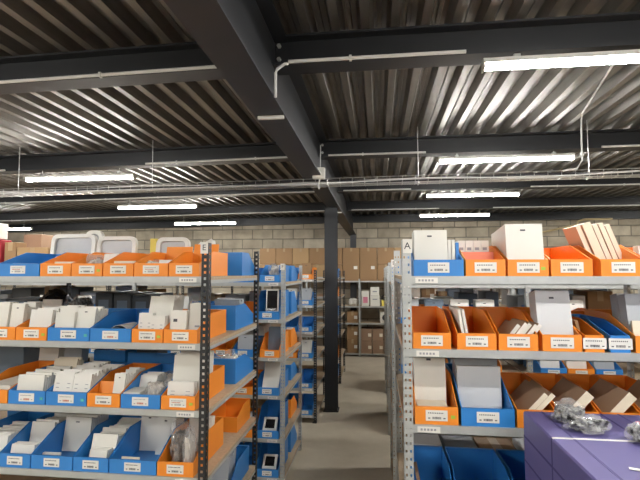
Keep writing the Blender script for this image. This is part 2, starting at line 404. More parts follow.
rack('galvanised steel rack standing fourth behind rack A', AX+0.005, 1, 6.3, 7.1, BZ, 1.2, 3, 1.66, M['galv'], None)
KZ = [1.43, 0.95, 0.63, 0.06]
rack('steel rack of brown cartons along the back wall', 1.70, -1, 8.9, 9.38, KZ, 1.02, 4, 2.0 if False else 1.47, M['galv'], None, holes=False, tags=False, steel=M['galv'])

# ------------------------------------------------------------------ bins
BD, BH, LIP = 0.37, 0.112, 0.056
def bin_mesh(w, d, h, lip, colr):
    def f():
        m = MB(); t = 0.003; hw = w/2; sl = min(0.17, d*0.5)
        side = [(0, 0), (d, 0), (d, h), (sl, h), (0.006, lip), (0, lip)]
        for x0 in (-hw, hw-t): m.prism(side, x0, x0+t, 'x')
        m.box(-hw+t, hw-t, 0, t, 0, lip); m.box(-hw+t, hw-t, d-t, d, 0, h); m.box(-hw+t, hw-t, t, d-t, 0, t)
        m.box(-hw+t, hw-t, t, t+0.006, lip-0.004, lip)           # folded front lip
        m.box(-hw+t, hw-t, d-t-0.01, d-t, h-0.004, h)            # folded back rim
        return m.mesh('body', M[colr])
    return cached(('bin', round(w, 3), d, h, lip, colr), f)
def label_mesh(v):
    def f():
        m = MB(); w, h = 0.036, 0.0175
        m.box(-w, w, -0.0012, 0, 0, 2*h)
        for i in range(9): m.box(-w+0.008+i*0.0058, -w+0.0115+i*0.0058, -0.0016, -0.0012, 0.024, 0.0275, 1)
        if v == 1:
            for i in range(7): m.box(-w+0.01+i*0.0055, -w+0.0135+i*0.0055, -0.0016, -0.0012, 0.017, 0.0205, 2)
        x = -0.014; rr = random.Random(v)
        while x < 0.014:
            ww = rr.choice((0.001, 0.0018, 0.003)); m.box(x, x+ww, -0.0016, -0.0012, 0.006, 0.0135, 2 if v == 2 else 1); x += ww+0.0011
        for xx in (-0.028, 0.022): m.box(xx, xx+0.007, -0.0016, -0.0012, 0.007, 0.0105, 1)
        return m.mesh('label_card', [M['paper'], M['inkgrey'] if v else M['ink'], M['inkred']])
    return cached(('label', v), f)
def sticker_mesh(mk, w=0.014, h=0.011):
    def f():
        m = MB(); m.box(-w/2, w/2, -0.001, 0, 0, h); return m.mesh('sticker', M[mk])
    return cached(('stk', mk, w, h), f)
class Bin: pass
def make_bin(xa, xb, yf, z, colr, label, d=BD, h=BH, lip=LIP, face=1, lab=0, stick=None, group=None, lx=0.0):
    """xa..xb outer width; yf front face; face=1 front faces the camera side, -1 faces away."""
    g = 0.0025; w = xb-xa-2*g
    t = thing('storage_bin', label, 'bin', ((xa+xb)/2, yf, z+0.0012), 0 if face > 0 else math.pi, group)
    link('body', bin_mesh(w, d, h, lip, colr), t)
    if lab is not None:
        link('label_card', label_mesh(lab), t, (lx, -0.0003, lip*0.5-0.0165))
    if stick: link('sticker', sticker_mesh(stick), t, (w/2-0.017, -0.0003, lip*0.5-0.008))
    b = Bin(); b.x, b.y, b.z, b.w, b.d, b.h, b.face = (xa+xb)/2, yf, z+0.0045, w-0.006, d, h, face
    return b
def card_mesh(w, t, h, mk, mark=None, edge=None):
    """box with origin at its back bottom edge; front face at y=-t"""
    def f():
        m = MB(); m.box(-w/2, w/2, -t, 0, 0, h)
        mats = [M[mk]]
        if mark:
            mats.append(M[mark[0]])
            for (a, b, c, d) in mark[1]:
                m.box(a*w-w/2, b*w-w/2, -t-0.0006, -t+0.0001, c*h, d*h, 1)
        return m.mesh('card', mats)
    return cached(('card', w, t, h, mk, str(mark)), f)
LOGO = ('ink', ((0.40, 0.54, 0.84, 0.875),))
LINES = ('inkgrey', tuple((a, a+0.16, 0.2+0.14*k, 0.225+0.14*k) for a in (0.12, 0.7) for k in range(4)))
PRINT = ('pink', ((0.08, 0.4, 0.12, 0.42),))
TEXT = ('inkgrey', ((0.1, 0.45, 0.3, 0.34), (0.55, 0.85, 0.25, 0.29)))
def row(b, n, w, h, t, y0, tilt, name, label, cat, mk='white', mark=None, xo=0.0, step=None, jit=0.0, z0=0.0, lat=0.0):
    """n cards standing one behind another in bin b, leaning back by tilt degrees"""
    lim = max(0.0, b.w/2-0.004-w/2); xo = max(-lim, min(lim, xo)); jit = min(jit, max(0.0, lim-abs(xo)))
    me = card_mesh(w, t, h, mk, mark); a = R(tilt); st = step or (t/math.cos(a)+0.0022)
    for i in range(n):
        y = y0 + t/math.cos(a) + i*st
        if i and y + min(h, b.h)*math.sin(a) > b.d-0.008: break
        dx = random.uniform(-jit, jit)
        loc = (b.x + b.face*(xo+dx), b.y + b.face*y, b.z+0.0006+z0)
        o = link(name, me, None, loc, (-a, 0, 0 if b.face > 0 else math.pi))
        if n > 3 and i > 0: o.scale = (1, 1, random.uniform(0.86, 1.04))
        tag(o, label, cat, None if n == 1 else 'set of ' + label)
def lean(b, n, th, h, dep, ang, xs, y0, name, label, cat, mk='white', step=None, sidem=None, z0=0.0):
    """n slabs standing side by side, leaning sideways; ang>0 leans right"""
    def f():
        m = MB(); s = 1 if ang > 0 else -1
        x0, x1 = (-th, 0) if s > 0 else (0, th)
        m.box(x0, x1, 0, dep, 0, h)
        m.bm.faces.ensure_lookup_table()
        mats = [M[mk]]
        if sidem:
            mats.append(M[sidem]); m.bm.faces[3].material_index = 1; m.bm.faces[5].material_index = 1
        return m.mesh(name, mats)
    me = cached(('lean', th, h, dep, ang > 0, mk, sidem), f); a = R(ang); st = step or (th/math.cos(a)+0.001)
    for i in range(n):
        o = link(name, me, None, (b.x+xs+i*st, b.y+y0+(random.uniform(0, 0.02) if n > 2 else 0), b.z+0.0006+z0), (0, a, 0))
        if n > 2: o.scale = (1, 1, random.uniform(0.93, 1.02))
        tag(o, label, cat, None if n == 1 else 'set of ' + label)
def flat(b, n, w, l, t, y0, name, label, cat, mk='white', xo=0.0, rz=0.0, z0=0.0):
    me = cached(('flat', w, l, t, mk), lambda: (lambda q: (q.box(-w/2, w/2, 0, l, 0, t), q.mesh(name, M[mk]))[1])(MB()))
    for i in range(n):
        o = link(name, me, None, (b.x+xs_(xo, i), b.y+b.face*y0, b.z+0.0006+z0+i*(t+0.0005)), (0, 0, R(rz+random.uniform(-3, 3)*(n > 1)) + (0 if b.face > 0 else math.pi)))
        tag(o, label, cat, None if n == 1 else 'set of ' + label)
def xs_(a, i): return a
def blob_mesh(seed, sx, sy, sz, mk, rough=0.35, sub=4, name='film', flatb=True):
    bm = bmesh.new(); bmesh.ops.create_icosphere(bm, subdivisions=sub, radius=1.0)
    off = Vector((seed*3.1, seed*1.7, seed*0.9))
    for v in bm.verts:
        p = v.co.copy()
        n1 = noise.noise(p*1.6+off); n2 = noise.noise(p*4.2+off*2); n3 = abs(noise.noise(p*8.0+off))
        k = 1 + rough*(0.9*n1 + 0.45*n2 - 0.35*n3)
        q = Vector((math.copysign(abs(p.x)**0.75, p.x), math.copysign(abs(p.y)**0.75, p.y), math.copysign(abs(p.z)**0.75, p.z)))*k
        v.co = Vector((q.x*sx, q.y*sy, q.z*sz))
    for ax, s_ in ((0, sx), (1, sy)):
        lo = min(v.co[ax] for v in bm.verts); hi = max(v.co[ax] for v in bm.verts)
        for v in bm.verts: v.co[ax] = (v.co[ax]-(lo+hi)/2)*2*s_/(hi-lo)
    zm = min(v.co.z for v in bm.verts)*0.8
    for v in bm.verts:
        v.co.z = max(v.co.z, zm) - zm
    me = bpy.data.meshes.new(name); bm.to_mesh(me); bm.free(); me.materials.append(M[mk])
    for p in me.polygons: p.use_smooth = False if mk == 'bag_clear' else True
    return me
def bag(x, y, z, sx, sy, sz, label, inner='bag_stuff', seed=1, film='bag_clear', rz=0, name='plastic_bag', rx=0):
    t = thing(name, label, 'bag', (x, y, z+0.001), rz)
    link('film', blob_mesh(seed, sx, sy, sz, film, 0.5 if film == 'bag_clear' else 0.35, 3 if film == 'bag_clear' else 4), t)
    if inner:
        o = link('contents', blob_mesh(seed+9, sx*0.84, sy*0.84, sz*0.8, inner, 0.6, 4, 'contents'), t, (0, 0, 0.003))
    return t
def carton(x0, x1, y0, y1, z0, z1, label, mk='carton', group=None, name='carton', tape=True, tag_m=None, cat='box', mark=None):
    t = thing(name, label, cat, ((x0+x1)/2, (y0+y1)/2, z0+0.0012), 0, group)
    w, d, h = (x1-x0)/2-0.002, (y1-y0)/2-0.002, z1-z0-0.003
    m = MB(); m.box(-w, w, -d, d, 0, h); m.build('box_body', M[mk], t, 0.003)
    if tape:
        m = MB(); m.box(-0.02, 0.02, -d-0.0008, d+0.0008, h-0.001, h+0.0005); m.box(-0.02, 0.02, -d-0.001, -d+0.0002, h-0.07, h)
        m.build('tape', M['tape'], t)
    if tag_m:
        m = MB(); m.box(w*0.3, w*0.3+min(0.07, w*0.6), -d-0.001, -d, h*0.35, h*0.35+0.06); m.build('shipping_label', M[tag_m], t)
    if mark:
        m = MB(); m.box(*[mark[0]*w, mark[1]*w], -d-0.001, -d+0.0002, mark[2]*h, mark[3]*h); m.build('printed_mark', M[mark[4]], t)
    return t

def lab_(colr, desc, k, rk, sh, extra=''):
    return '%s bin %s, %s from the aisle on rack %s %s shelf' % (colr, desc, ORD[k], rk, SHELF[sh])
def in_(item, k, rk, sh):
    return '%s in %s aisle-side bin, rack %s %s shelf' % (item, ORD[k], rk, SHELF[sh])

YL, YR = 1.8645, 1.628
# ---- rack E, top shelf (xs from far left to the aisle end)
def rowbins(rk, sh, yf, z, spans, data, order, **kw):
    out = []
    n = len(spans)
    for i, ((xa, xb), (c, desc, lv, st)) in enumerate(zip(spans, data)):
        k = n-i if order < 0 else i+1
        out.append(make_bin(xa, xb, yf, z, c, lab_(c, desc, k, rk, sh), lab=lv, stick=st, group='front bins on rack %s' % rk, **kw))
    return out
def spans(v): return list(zip(v[:-1], v[1:]))
L1 = rowbins('E', 0, YL, LZ[0], spans([-1.685, -1.474, -1.325, -1.178, -1.036, -0.880, -0.742]),
    [('blue', 'with loose white papers', 1, None), ('orange', 'nearly empty', 0, None), ('orange', 'of bagged cards', 0, 'green'),
     ('orange', 'with a low white sheet', 0, None), ('orange', 'of small clear packets', 1, None), ('orange', 'without sticker', 0, None)], -1)
flat(L1[0], 2, 0.07, 0.12, 0.004, 0.09, 'paper_sheet', in_('loose white paper sheet lying', 6, 'E', 0), 'paper', 'paper', 0.02, 20, 0.045)
row(L1[0], 8, 0.12, 0.052, 0.012, 0.03, 12, 'paper_pad', in_('white paper pad', 6, 'E', 0), 'paper', 'paper')
row(L1[0], 2, 0.05, 0.078, 0.01, 0.17, 25, 'leaflet', in_('white leaflet standing', 6, 'E', 0), 'leaflet', 'paper', TEXT, 0.06)
row(L1[1], 1, 0.10, 0.062, 0.003, 0.05, 10, 'paper_sheet', in_('single white sheet', 5, 'E', 0), 'paper', 'cream')
row(L1[2], 9, 0.062, 0.10, 0.006, 0.10, 14, 'leaflet', in_('white card packed upright', 4, 'E', 0), 'card', 'paper', None, 0.034, 0.011)
bag(L1[2].x-0.033, L1[2].y+0.12, L1[2].z, 0.032, 0.05, 0.05, in_('clear bag of pale cards', 4, 'E', 0), 'bag_pale', 3)
row(L1[3], 1, 0.10, 0.064, 0.003, 0.04, 10, 'paper_sheet', in_('low white paper sheet', 3, 'E', 0), 'paper', 'cream')
bag(L1[4].x-0.025, L1[4].y+0.075, L1[4].z, 0.042, 0.05, 0.036, in_('clear packet of small parts', 2, 'E', 0), 'bag_pale', 4)
row(L1[4], 5, 0.05, 0.068, 0.006, 0.04, 12, 'leaflet', in_('small white card', 2, 'E', 0), 'card', 'paper', None, 0.035, 0.012)
row(L1[4], 1, 0.13, 0.14, 0.006, 0.25, 14, 'divider_board', in_('orange card divider board', 2, 'E', 0), 'board', 'orange')
row(L1[5], 1, 0.12, 0.15, 0.006, 0.22, 14, 'divider_board', in_('tall orange divider board', 1, 'E', 0), 'board', 'orange')
# ---- rack E, second shelf
L2 = rowbins('E', 1, YL, LZ[1], spans([-1.728, -1.577, -1.426, -1.228, -1.039, -0.897, -0.746]),
    [('orange', 'of printed white boxes', 0, None), ('orange', 'of white envelopes', 0, 'green'), ('blue', 'of white cards', 0, 'teal'),
     ('blue', 'almost empty', 2, None), ('orange', 'with tall white forms', 0, 'green'), ('orange', 'with a marked white box', 0, None)], -1)
row(L2[0], 3, 0.062, 0.155, 0.016, 0.03, 8, 'product_box', in_('white box with pink print', 6, 'E', 1), 'box', 'white', PRINT, -0.033)
row(L2[0], 5, 0.064, 0.15, 0.02, 0.04, 8, 'product_box', in_('plain white slim box', 6, 'E', 1), 'box', 'white', LOGO, 0.034)
row(L2[1], 9, 0.105, 0.125, 0.01, 0.03, 10, 'envelope', in_('white envelope packed upright', 5, 'E', 1), 'envelope', 'paper', None, 0.008)
row(L2[2], 1, 0.09, 0.115, 0.015, 0.025, 8, 'product_box', in_('white box with pink picture', 4, 'E', 1), 'box', 'white', PRINT, -0.045)
row(L2[2], 4, 0.085, 0.14, 0.02, 0.045, 8, 'product_box', in_('plain white box behind picture box', 4, 'E', 1), 'box', 'white', None, -0.045)
row(L2[2], 6, 0.085, 0.135, 0.014, 0.035, 10, 'product_box', in_('white box with small mark', 4, 'E', 1), 'box', 'white', LOGO, 0.045)
t = thing('paper_sheet', in_('curved white paper sheet', 3, 'E', 1), 'paper', (L2[3].x+0.02, L2[3].y+0.03, L2[3].z+0.001))
m = MB(); pr = [(0.055*math.cos(a), 0.064*math.sin(a)) for a in [math.pi*k/10 for k in range(11)]]
pr += [(0.051*math.cos(a), 0.060*math.sin(a)) for a in [math.pi*k/10 for k in range(10, -1, -1)]]
for q in range(10):
    pass
arcv = [[m.bm.verts.new((0.055*math.cos(math.pi*k/10), yy, 0.064*math.sin(math.pi*k/10)+zz)) for k in range(11)] for (yy, zz) in ((0, 0), (0.12, 0))]
for k in range(10): m.bm.faces.new((arcv[0][k], arcv[0][k+1], arcv[1][k+1], arcv[1][k]))
o = m.build('sheet', M['paper'], t); o.modifiers.new('thick', 'SOLIDIFY').thickness = 0.0012
row(L2[4], 3, 0.062, 0.115, 0.008, 0.03, 8, 'form_card', in_('white form with ruled lines', 2, 'E', 1), 'card', 'paper', LINES, -0.036)
row(L2[4], 3, 0.064, 0.105, 0.008, 0.02, 8, 'form_card', in_('white ruled form, right pile', 2, 'E', 1), 'card', 'paper', LINES, 0.032)
row(L2[4], 9, 0.112, 0.19, 0.006, 0.075, 16, 'form_sheet', in_('tall white form sheet', 2, 'E', 1), 'card', 'white', None, 0.006, 0.0125)
row(L2[5], 2, 0.07, 0.125, 0.02, 0.03, 10, 'product_box', in_('white box with dark mark', 1, 'E', 1), 'box', 'white', ('ink', ((0.2, 0.45, 0.62, 0.72),)), -0.033)
row(L2[5], 3, 0.055, 0.155, 0.02, 0.05, 8, 'product_box', in_('taller white box', 1, 'E', 1), 'box', 'white', ('inkgrey', ((0.5, 0.9, 0.35, 0.4),)), 0.04)
bag(L2[5].x-0.022, L2[5].y+0.22, L2[5].z, 0.04, 0.07, 0.085, in_('clear bag behind the white boxes', 1, 'E', 1), 'bag_pale', 7)
# ---- rack E, third shelf
L3 = rowbins('E', 2, YL, LZ[2], spans([-1.752, -1.600, -1.422, -1.232, -1.080, -0.902, -0.750]),
    [('orange', 'of flat white boards', 0, None), ('blue', 'of white boxes', 2, 'teal'), ('blue', 'packed with ruled cards', 2, 'teal'),
     ('orange', 'with orange divider', 0, None), ('blue', 'of papers and bags', 2, None), ('orange', 'with towering white stack', 1, 'green')], -1)
flat(L3[0], 4, 0.12, 0.22, 0.016, 0.03, 'product_box', in_('flat white box lying', 6, 'E', 2), 'box', 'white', 0, 0)
row(L3[1], 14, 0.125, 0.112, 0.012, 0.02, 8, 'product_box', in_('white slim box packed upright', 5, 'E', 2), 'box', 'white', ('inkgrey', ((0.1, 0.3, 0.15, 0.18), (0.5, 0.65, 0.1, 0.16))), -0.008)
row(L3[1], 4, 0.12, 0.145, 0.012, 0.22, 12, 'product_box', in_('taller cream box at the back', 5, 'E', 2), 'box', 'cream', None, 0.0)
row(L3[2], 24, 0.088, 0.125, 0.009, 0.02, 14, 'form_card', in_('white ruled card, left pile', 4, 'E', 2), 'card', 'paper', LINES, -0.043)
row(L3[2], 24, 0.082, 0.122, 0.009, 0.02, 14, 'form_card', in_('white ruled card, right pile', 4, 'E', 2), 'card', 'paper', LINES, 0.045)
row(L3[3], 1, 0.085, 0.085, 0.006, 0.06, 14, 'divider_board', in_('orange divider board', 3, 'E', 2), 'board', 'orange', None, -0.025)
row(L3[3], 12, 0.05, 0.125, 0.012, 0.03, 12, 'product_box', in_('white slim box', 3, 'E', 2), 'box', 'white', LOGO, 0.043)
row(L3[4], 7, 0.08, 0.10, 0.012, 0.12, 18, 'leaflet', in_('white leaflet leaning back', 2, 'E', 2), 'leaflet', 'paper', None, -0.04)
flat(L3[4], 5, 0.07, 0.1, 0.011, 0.01, 'envelope', in_('white envelope lying in front', 2, 'E', 2), 'envelope', 'paper', -0.045, 4)
bag(L3[4].x+0.035, L3[4].y+0.075, L3[4].z, 0.045, 0.06, 0.05, in_('clear bag with white packets', 2, 'E', 2), 'bag_pale', 12)
bag(L3[4].x+0.045, L3[4].y+0.21, L3[4].z, 0.036, 0.06, 0.06, in_('second clear bag farther back', 2, 'E', 2), 'bag_pale', 15)
row(L3[5], 3, 0.115, 0.1, 0.008, 0.02, 10, 'form_card', in_('white ruled card in front', 1, 'E', 2), 'card', 'paper', LINES, -0.003)
row(L3[5], 12, 0.118, 0.205, 0.009, 0.06, 9, 'form_sheet', in_('tall white form sheet', 1, 'E', 2), 'card', 'white', None, 0.0, 0.0145)
# ---- rack E, fourth shelf
L4 = rowbins('E', 3, YL, LZ[3], spans([-1.80, -1.628, -1.479, -1.285, -1.123, -0.912, -0.752]),
    [('blue', 'of bundled cards', 0, None), ('blue', 'of white cards', 0, None), ('blue', 'with cards at the back', 0, None), ('blue', 'packed with white cards', 0, None),
     ('blue', 'with grey-white boxes', 0, None), ('orange', 'with a crinkled clear bag', 0, None)], -1, h=0.132)
row(L4[0], 14, 0.13, 0.10, 0.012, 0.05, 12, 'leaflet', in_('bundled white card', 6, 'E', 3), 'leaflet', 'paper')
row(L4[1], 3, 0.11, 0.075, 0.012, 0.03, 12, 'leaflet', in_('low white card in front', 5, 'E', 3), 'leaflet', 'paper')
row(L4[1], 14, 0.115, 0.135, 0.010, 0.14, 12, 'leaflet', in_('white card toward the back', 5, 'E', 3), 'leaflet', 'paper', TEXT)
row(L4[2], 2, 0.08, 0.04, 0.006, 0.05, 12, 'leaflet', in_('short white card in front', 4, 'E', 3), 'leaflet', 'paper', None, -0.05)
row(L4[2], 10, 0.13, 0.15, 0.012, 0.18, 10, 'product_box', in_('white box at the back', 4, 'E', 3), 'box', 'white', LOGO, -0.02)
row(L4[3], 3, 0.08, 0.07, 0.012, 0.02, 16, 'leaflet', in_('short white card in front', 3, 'E', 3), 'leaflet', 'white', None, 0.01)
row(L4[3], 20, 0.115, 0.12, 0.011, 0.065, 16, 'leaflet', in_('white card packed in a row', 3, 'E', 3), 'leaflet', 'white', TEXT, 0.004)
row(L4[4], 1, 0.09, 0.17, 0.025, 0.23, 6, 'product_box', in_('pale grey box, left one', 2, 'E', 3), 'box', 'paper', LOGO, -0.05)
row(L4[4], 3, 0.09, 0.172, 0.03, 0.19, 6, 'product_box', in_('pale grey box, right set', 2, 'E', 3), 'box', 'paper', LOGO, 0.048)
row(L4[4], 1, 0.08, 0.05, 0.005, 0.03, 8, 'leaflet', in_('low brown leaflet', 2, 'E', 3), 'leaflet', 'cream', None, -0.03)
bag(L4[5].x-0.03, L4[5].y+0.12, L4[5].z+0.0, 0.038, 0.09, 0.09, in_('crinkled clear bag of brown parts', 1, 'E', 3), 'bag_stuff', 21)
bag(L4[5].x+0.04, L4[5].y+0.055, L4[5].z+0.0, 0.028, 0.045, 0.10, in_('shiny clear bag spilling forward', 1, 'E', 3), 'bag_pale', 24)
row(L4[5], 2, 0.11, 0.15, 0.02, 0.25, 8, 'product_box', in_('white box behind the bag', 1, 'E', 3), 'box', 'white', None, 0.0)

# ---- rack E, things on the rear half
def rearbin(rk, sh, xa, xb, z, c, k, yback, desc='facing the rear aisle', d=0.30, h=BH):
    """bin in the back half of a rack, opening away from the camera; yback is its back panel"""
    return make_bin(xa, xb, yback+d, z, c, '%s bin %s, %s from the aisle, back of rack %s %s shelf' % (c, desc, ORD[k], rk, SHELF[sh]), d=d, h=h, face=-1, lab=0, group='rear bins of rack %s' % rk)
rearbin('E', 0, -0.905, -0.722, LZ[0], 'blue', 1, 2.415, 'full height', 0.25, 0.125)
b = rearbin('E', 1, -0.905, -0.722, LZ[1], 'blue', 1, 2.31, 'of grey sheets', 0.34, 0.125)
row(b, 5, 0.14, 0.15, 0.014, 0.08, 20, 'catalogue', 'grey catalogue leaning in rear blue bin, rack E second shelf', 'catalogue', 'grey')
b = rearbin('E', 2, -0.905, -0.722, LZ[2], 'blue', 1, 2.32, 'with grey packets', 0.34, 0.125)
bag(b.x, b.y-0.22, b.z, 0.07, 0.09, 0.075, 'grey clear packet in rear blue bin, rack E third shelf', 'bag_pale', 31)
make_bin(-0.885, -0.735, 2.40, LZ[3], 'orange', 'empty orange bin turned to the front, back of rack E fourth shelf', d=0.25, h=0.11, lip=0.075, lab=None)
b = rearbin('E', 3, -1.19, -0.92, LZ[3], 'orange', 2, 2.33, 'facing the rear')
rearbin('E', 3, -1.48, -1.20, LZ[3], 'orange', 3, 2.33, 'facing the rear')
rearbin('E', 3, -2.0, -1.62, LZ[3], 'blue', 4, 2.33, 'extra wide', 0.3, 0.15)
for k, (xa, xb) in enumerate(((-0.93, -0.73), (-1.13, -0.95))):
    b = make_bin(xa, xb, 2.25, LZ[4], 'blue', 'blue bin, %s from the aisle, on rack E fifth shelf' % ORD[k+1], d=0.37, h=0.13, group='bins on rack E fifth shelf')
    row(b, 8, 0.12, 0.16, 0.012, 0.1, 14, 'catalogue', 'grey catalogue in %s blue bin of rack E fifth shelf' % ORD[k+1], 'catalogue', 'grey')
# top shelf: framed panels in film
def frame_panel(x, y, z, w, h, label, tilt=12, rz=0):
    t = thing('panel_frame', label, 'frame', (x, y, z+0.001), R(rz))
    t.rotation_euler = (R(-tilt), 0, R(rz))
    m = MB(); r, fw, th = 0.035, 0.02, 0.024
    def rr(w_, h_, r_, z0):
        pts = []
        for cx, cz, a0 in ((w_/2-r_, z0+h_-r_, 0), (-w_/2+r_, z0+h_-r_, 90), (-w_/2+r_, z0+r_, 180), (w_/2-r_, z0+r_, 270)):
            for k in range(5): a = R(a0+k*22.5); pts.append((cx+r_*math.cos(a), cz+r_*math.sin(a)))
        return pts
    A = rr(w, h, r, 0); B = rr(w-2*fw, h-2*fw, r*0.6, fw); n = len(A)
    V = [[m.bm.verts.new((p[0], yy, p[1])) for p in q] for yy in (-th, 0) for q in (A, B)]
    for i in range(n):
        j = (i+1) % n
        m.bm.faces.new((V[0][i], V[0][j], V[1][j], V[1][i])); m.bm.faces.new((V[2][j], V[2][i], V[3][i], V[3][j]))
        m.bm.faces.new((V[0][j], V[0][i], V[2][i], V[2][j])); m.bm.faces.new((V[1][i], V[1][j], V[3][j], V[3][i]))
    m.build('frame', M['paper'], t)
    m = MB(); m.box(-w/2+fw, w/2-fw, -0.010, -0.004, fw, h-fw); m.build('panel', M['frosted'], t)
M['frosted'] = mat('frosted_panel', (0.40, 0.40, 0.41), 0.3, var=0.12, vscale=12, coat=0.3)
frame_panel(-1.625, 2.30, LZ[0], 0.255, 0.222, 'white framed grey panel, left one behind rack E top bins', 6)
frame_panel(-1.382, 2.31, LZ[0], 0.22, 0.208, 'white framed grey panel, middle one behind rack E top bins', 6)
frame_panel(-1.068, 2.31, LZ[0], 0.18, 0.20, 'white framed grey panel nearest the E sign behind top bins', 6)
o = frame_panel(-1.545, 2.365, LZ[0], 0.10, 0.247, 'narrow white frame sticking up between the left two panels', 3, 0)
bag(-0.90, 2.345, LZ[0], 0.07, 0.05, 0.098, 'white film bag standing beside E sign behind the top bins', None, 41, 'paper')
carton(-1.21, -1.17, 2.33, 2.38, LZ[0], LZ[0]+0.2, 'small yellow box beside the framed panel on rack E', 'yellow', None, 'product_box', False)
# second shelf rear
carton(-2.10, -2.01, 2.30, 2.6, LZ[1], LZ[1]+0.15, 'slate grey box at far left behind rack E second shelf bins', 'slate', None, 'product_box', False)
carton(-2.0, -1.90, 2.30, 2.6, LZ[1], LZ[1]+0.145, 'slate grey box second from left behind rack E second shelf bins', 'slate', None, 'product_box', False)
bag(-1.80, 2.42, LZ[1], 0.085, 0.09, 0.10, 'shiny black bag behind the second shelf bins of rack E', None, 51, 'bag_black')
t = link('envelope', card_mesh(0.11, 0.008, 0.15, 'paper'), None, (-1.735, 2.285, LZ[1]+0.0018), (R(-8), 0, 0)); tag(t, 'white envelope leaning on the black bag of rack E second shelf', 'envelope')
bag(-1.64, 2.40, LZ[1], 0.05, 0.08, 0.085, 'clear bag of grey parts beside the black bag on rack E', 'dark_parts', 55)
for k in range(3):
    carton(-1.50+k*0.105, -1.40+k*0.105, 2.31, 2.6, LZ[1], LZ[1]+0.19-0.005*k, 'dark grey crate, %s of three behind rack E second shelf bins' % ('leftmost', 'middle one', 'rightmost')[k], 'darkgrey', 'dark crates behind rack E bins', 'storage_crate', False, mark=(-0.6, 0.6, 0.3, 0.8, 'slate'))
# third shelf rear
for k in range(6):
    o = link('form_board', card_mesh(0.11, 0.012, 0.215, 'paper', None), None, (-1.735, 2.285+k*0.0135, LZ[2]+0.0015), (R(-6), 0, 0)); tag(o, 'pale grey board stacked upright behind rack E third shelf boxes', 'board', 'pale boards behind rack E third shelf')
for k in range(4):
    o = link('form_board', card_mesh(0.10, 0.014, 0.20, 'grey', None), None, (-1.61, 2.30+k*0.0155, LZ[2]+0.0015), (R(-8), 0, 0)); tag(o, 'grey board beside the paler boards behind rack E third shelf', 'board', 'grey boards behind rack E third shelf')
rearbin('E', 2, -1.49, -1.31, LZ[2], 'blue', 3, 2.30, 'facing the rear', 0.3, 0.16)
b = rearbin('E', 2, -1.30, -0.95, LZ[2], 'blue', 2, 2.30, 'facing the rear', 0.3, 0.15)
carton(-1.285, -1.17, 2.36, 2.5, b.z, b.z+0.20, 'dark grey box in a rear blue bin of rack E third shelf', 'darkgrey', None, 'product_box', False)
carton(-2.05, -1.9, 2.31, 2.5, LZ[2], LZ[2]+0.2, 'slate grey box far left behind rack E third shelf', 'slate', None, 'product_box', False)

# ------------------------------------------------------------------ rack A (right)
A1 = []
for k, (xa, xb, c, desc, st) in enumerate(((0.120, 0.293, 'blue', 'with a tall white box', None), (0.2945, 0.430, 'orange', 'of striped cards', None), (0.4325, 0.568, 'orange', 'with large white box', 'green'),
        (0.571, 0.706, 'orange', 'standing empty', None), (0.727, 0.868, 'orange', 'of leaning cream slabs', None), (0.871, 1.01, 'orange', 'cut by the photo edge', None))):
    A1.append(make_bin(xa, xb, YR, RZ[0], c, lab_(c, desc, k+1, 'A', 0), stick=st, group='front bins on rack A'))
row(A1[0], 3, 0.115, 0.157, 0.03, 0.035, 9, 'product_box', in_('white box with small mark', 1, 'A', 0), 'box', 'white', LOGO, -0.027)
for q in range(3):
    o = link('product_box', card_mesh(0.011, 0.10, 0.125, 'white'), None, (A1[0].x+0.035+q*0.0135, A1[0].y+0.17, A1[0].z+0.0006)); tag(o, in_('thin white box on edge', 1, 'A', 0), 'box', 'thin white boxes, first bin of rack A')
o = link('product_box', card_mesh(0.011, 0.08, 0.115, 'blue'), None, (A1[0].x+0.0755, A1[0].y+0.15, A1[0].z+0.0006)); tag(o, in_('blue box on edge', 1, 'A', 0), 'box')
for q in range(4):
    o = link('product_box', card_mesh(0.027, 0.16, 0.128, 'white', ('inkgrey', ((0.2, 0.75, 0.72, 0.8),))), None, (A1[1].x-0.048+q*0.0285, A1[1].y+0.33, A1[1].z+0.0006)); tag(o, in_('white box with grey print', 2, 'A', 0), 'box', 'white boxes in second bin of rack A')
row(A1[1], 5, 0.118, 0.085, 0.004, 0.12, 12, 'leaflet', in_('coral red card', 2, 'A', 0), 'card', 'coral' if 'coral' in M else 'orange')
row(A1[2], 1, 0.122, 0.156, 0.2, 0.02, 6, 'product_box', in_('large white box with small mark', 3, 'A', 0), 'box', 'white', LOGO, 0.002)
lean(A1[4], 6, 0.016, 0.2, 0.12, -20, -0.022, 0.13, 'cream_slab', in_('cream slab leaning left', 5, 'A', 0), 'board', 'cream', 0.0198, 'pale_brown' if 'pale_brown' in M else 'brown')
row(A1[5], 3, 0.11, 0.10, 0.01, 0.06, 10, 'leaflet', in_('white card', 6, 'A', 0), 'card', 'paper')
A2 = []
for k, (xa, xb, c, desc, st) in enumerate(((0.114, 0.246, 'orange', 'standing empty', None), (0.262, 0.394, 'orange', 'with two white cards', None), (0.397, 0.527, 'orange', 'of leaning white slabs', None), (0.536, 0.664, 'orange', 'with grey-white box', None),
        (0.668, 0.732, 'orange', 'narrow', None), (0.746, 0.811, 'blue', 'narrow', None), (0.822, 0.962, 'orange', 'with large grey box', None))):
    A2.append(make_bin(xa, xb, YR, RZ[1], c, lab_(c, desc, k+1, 'A', 1), stick=st, group='front bins on rack A', h=0.118 if k < 4 else (0.092 if k < 6 else BH), lip=0.054, d=0.37))
lean(A2[1], 2, 0.009, 0.128, 0.2, -9, -0.036, 0.03, 'white_card', in_('white card standing on edge', 2, 'A', 1), 'card', 'white', 0.0125)
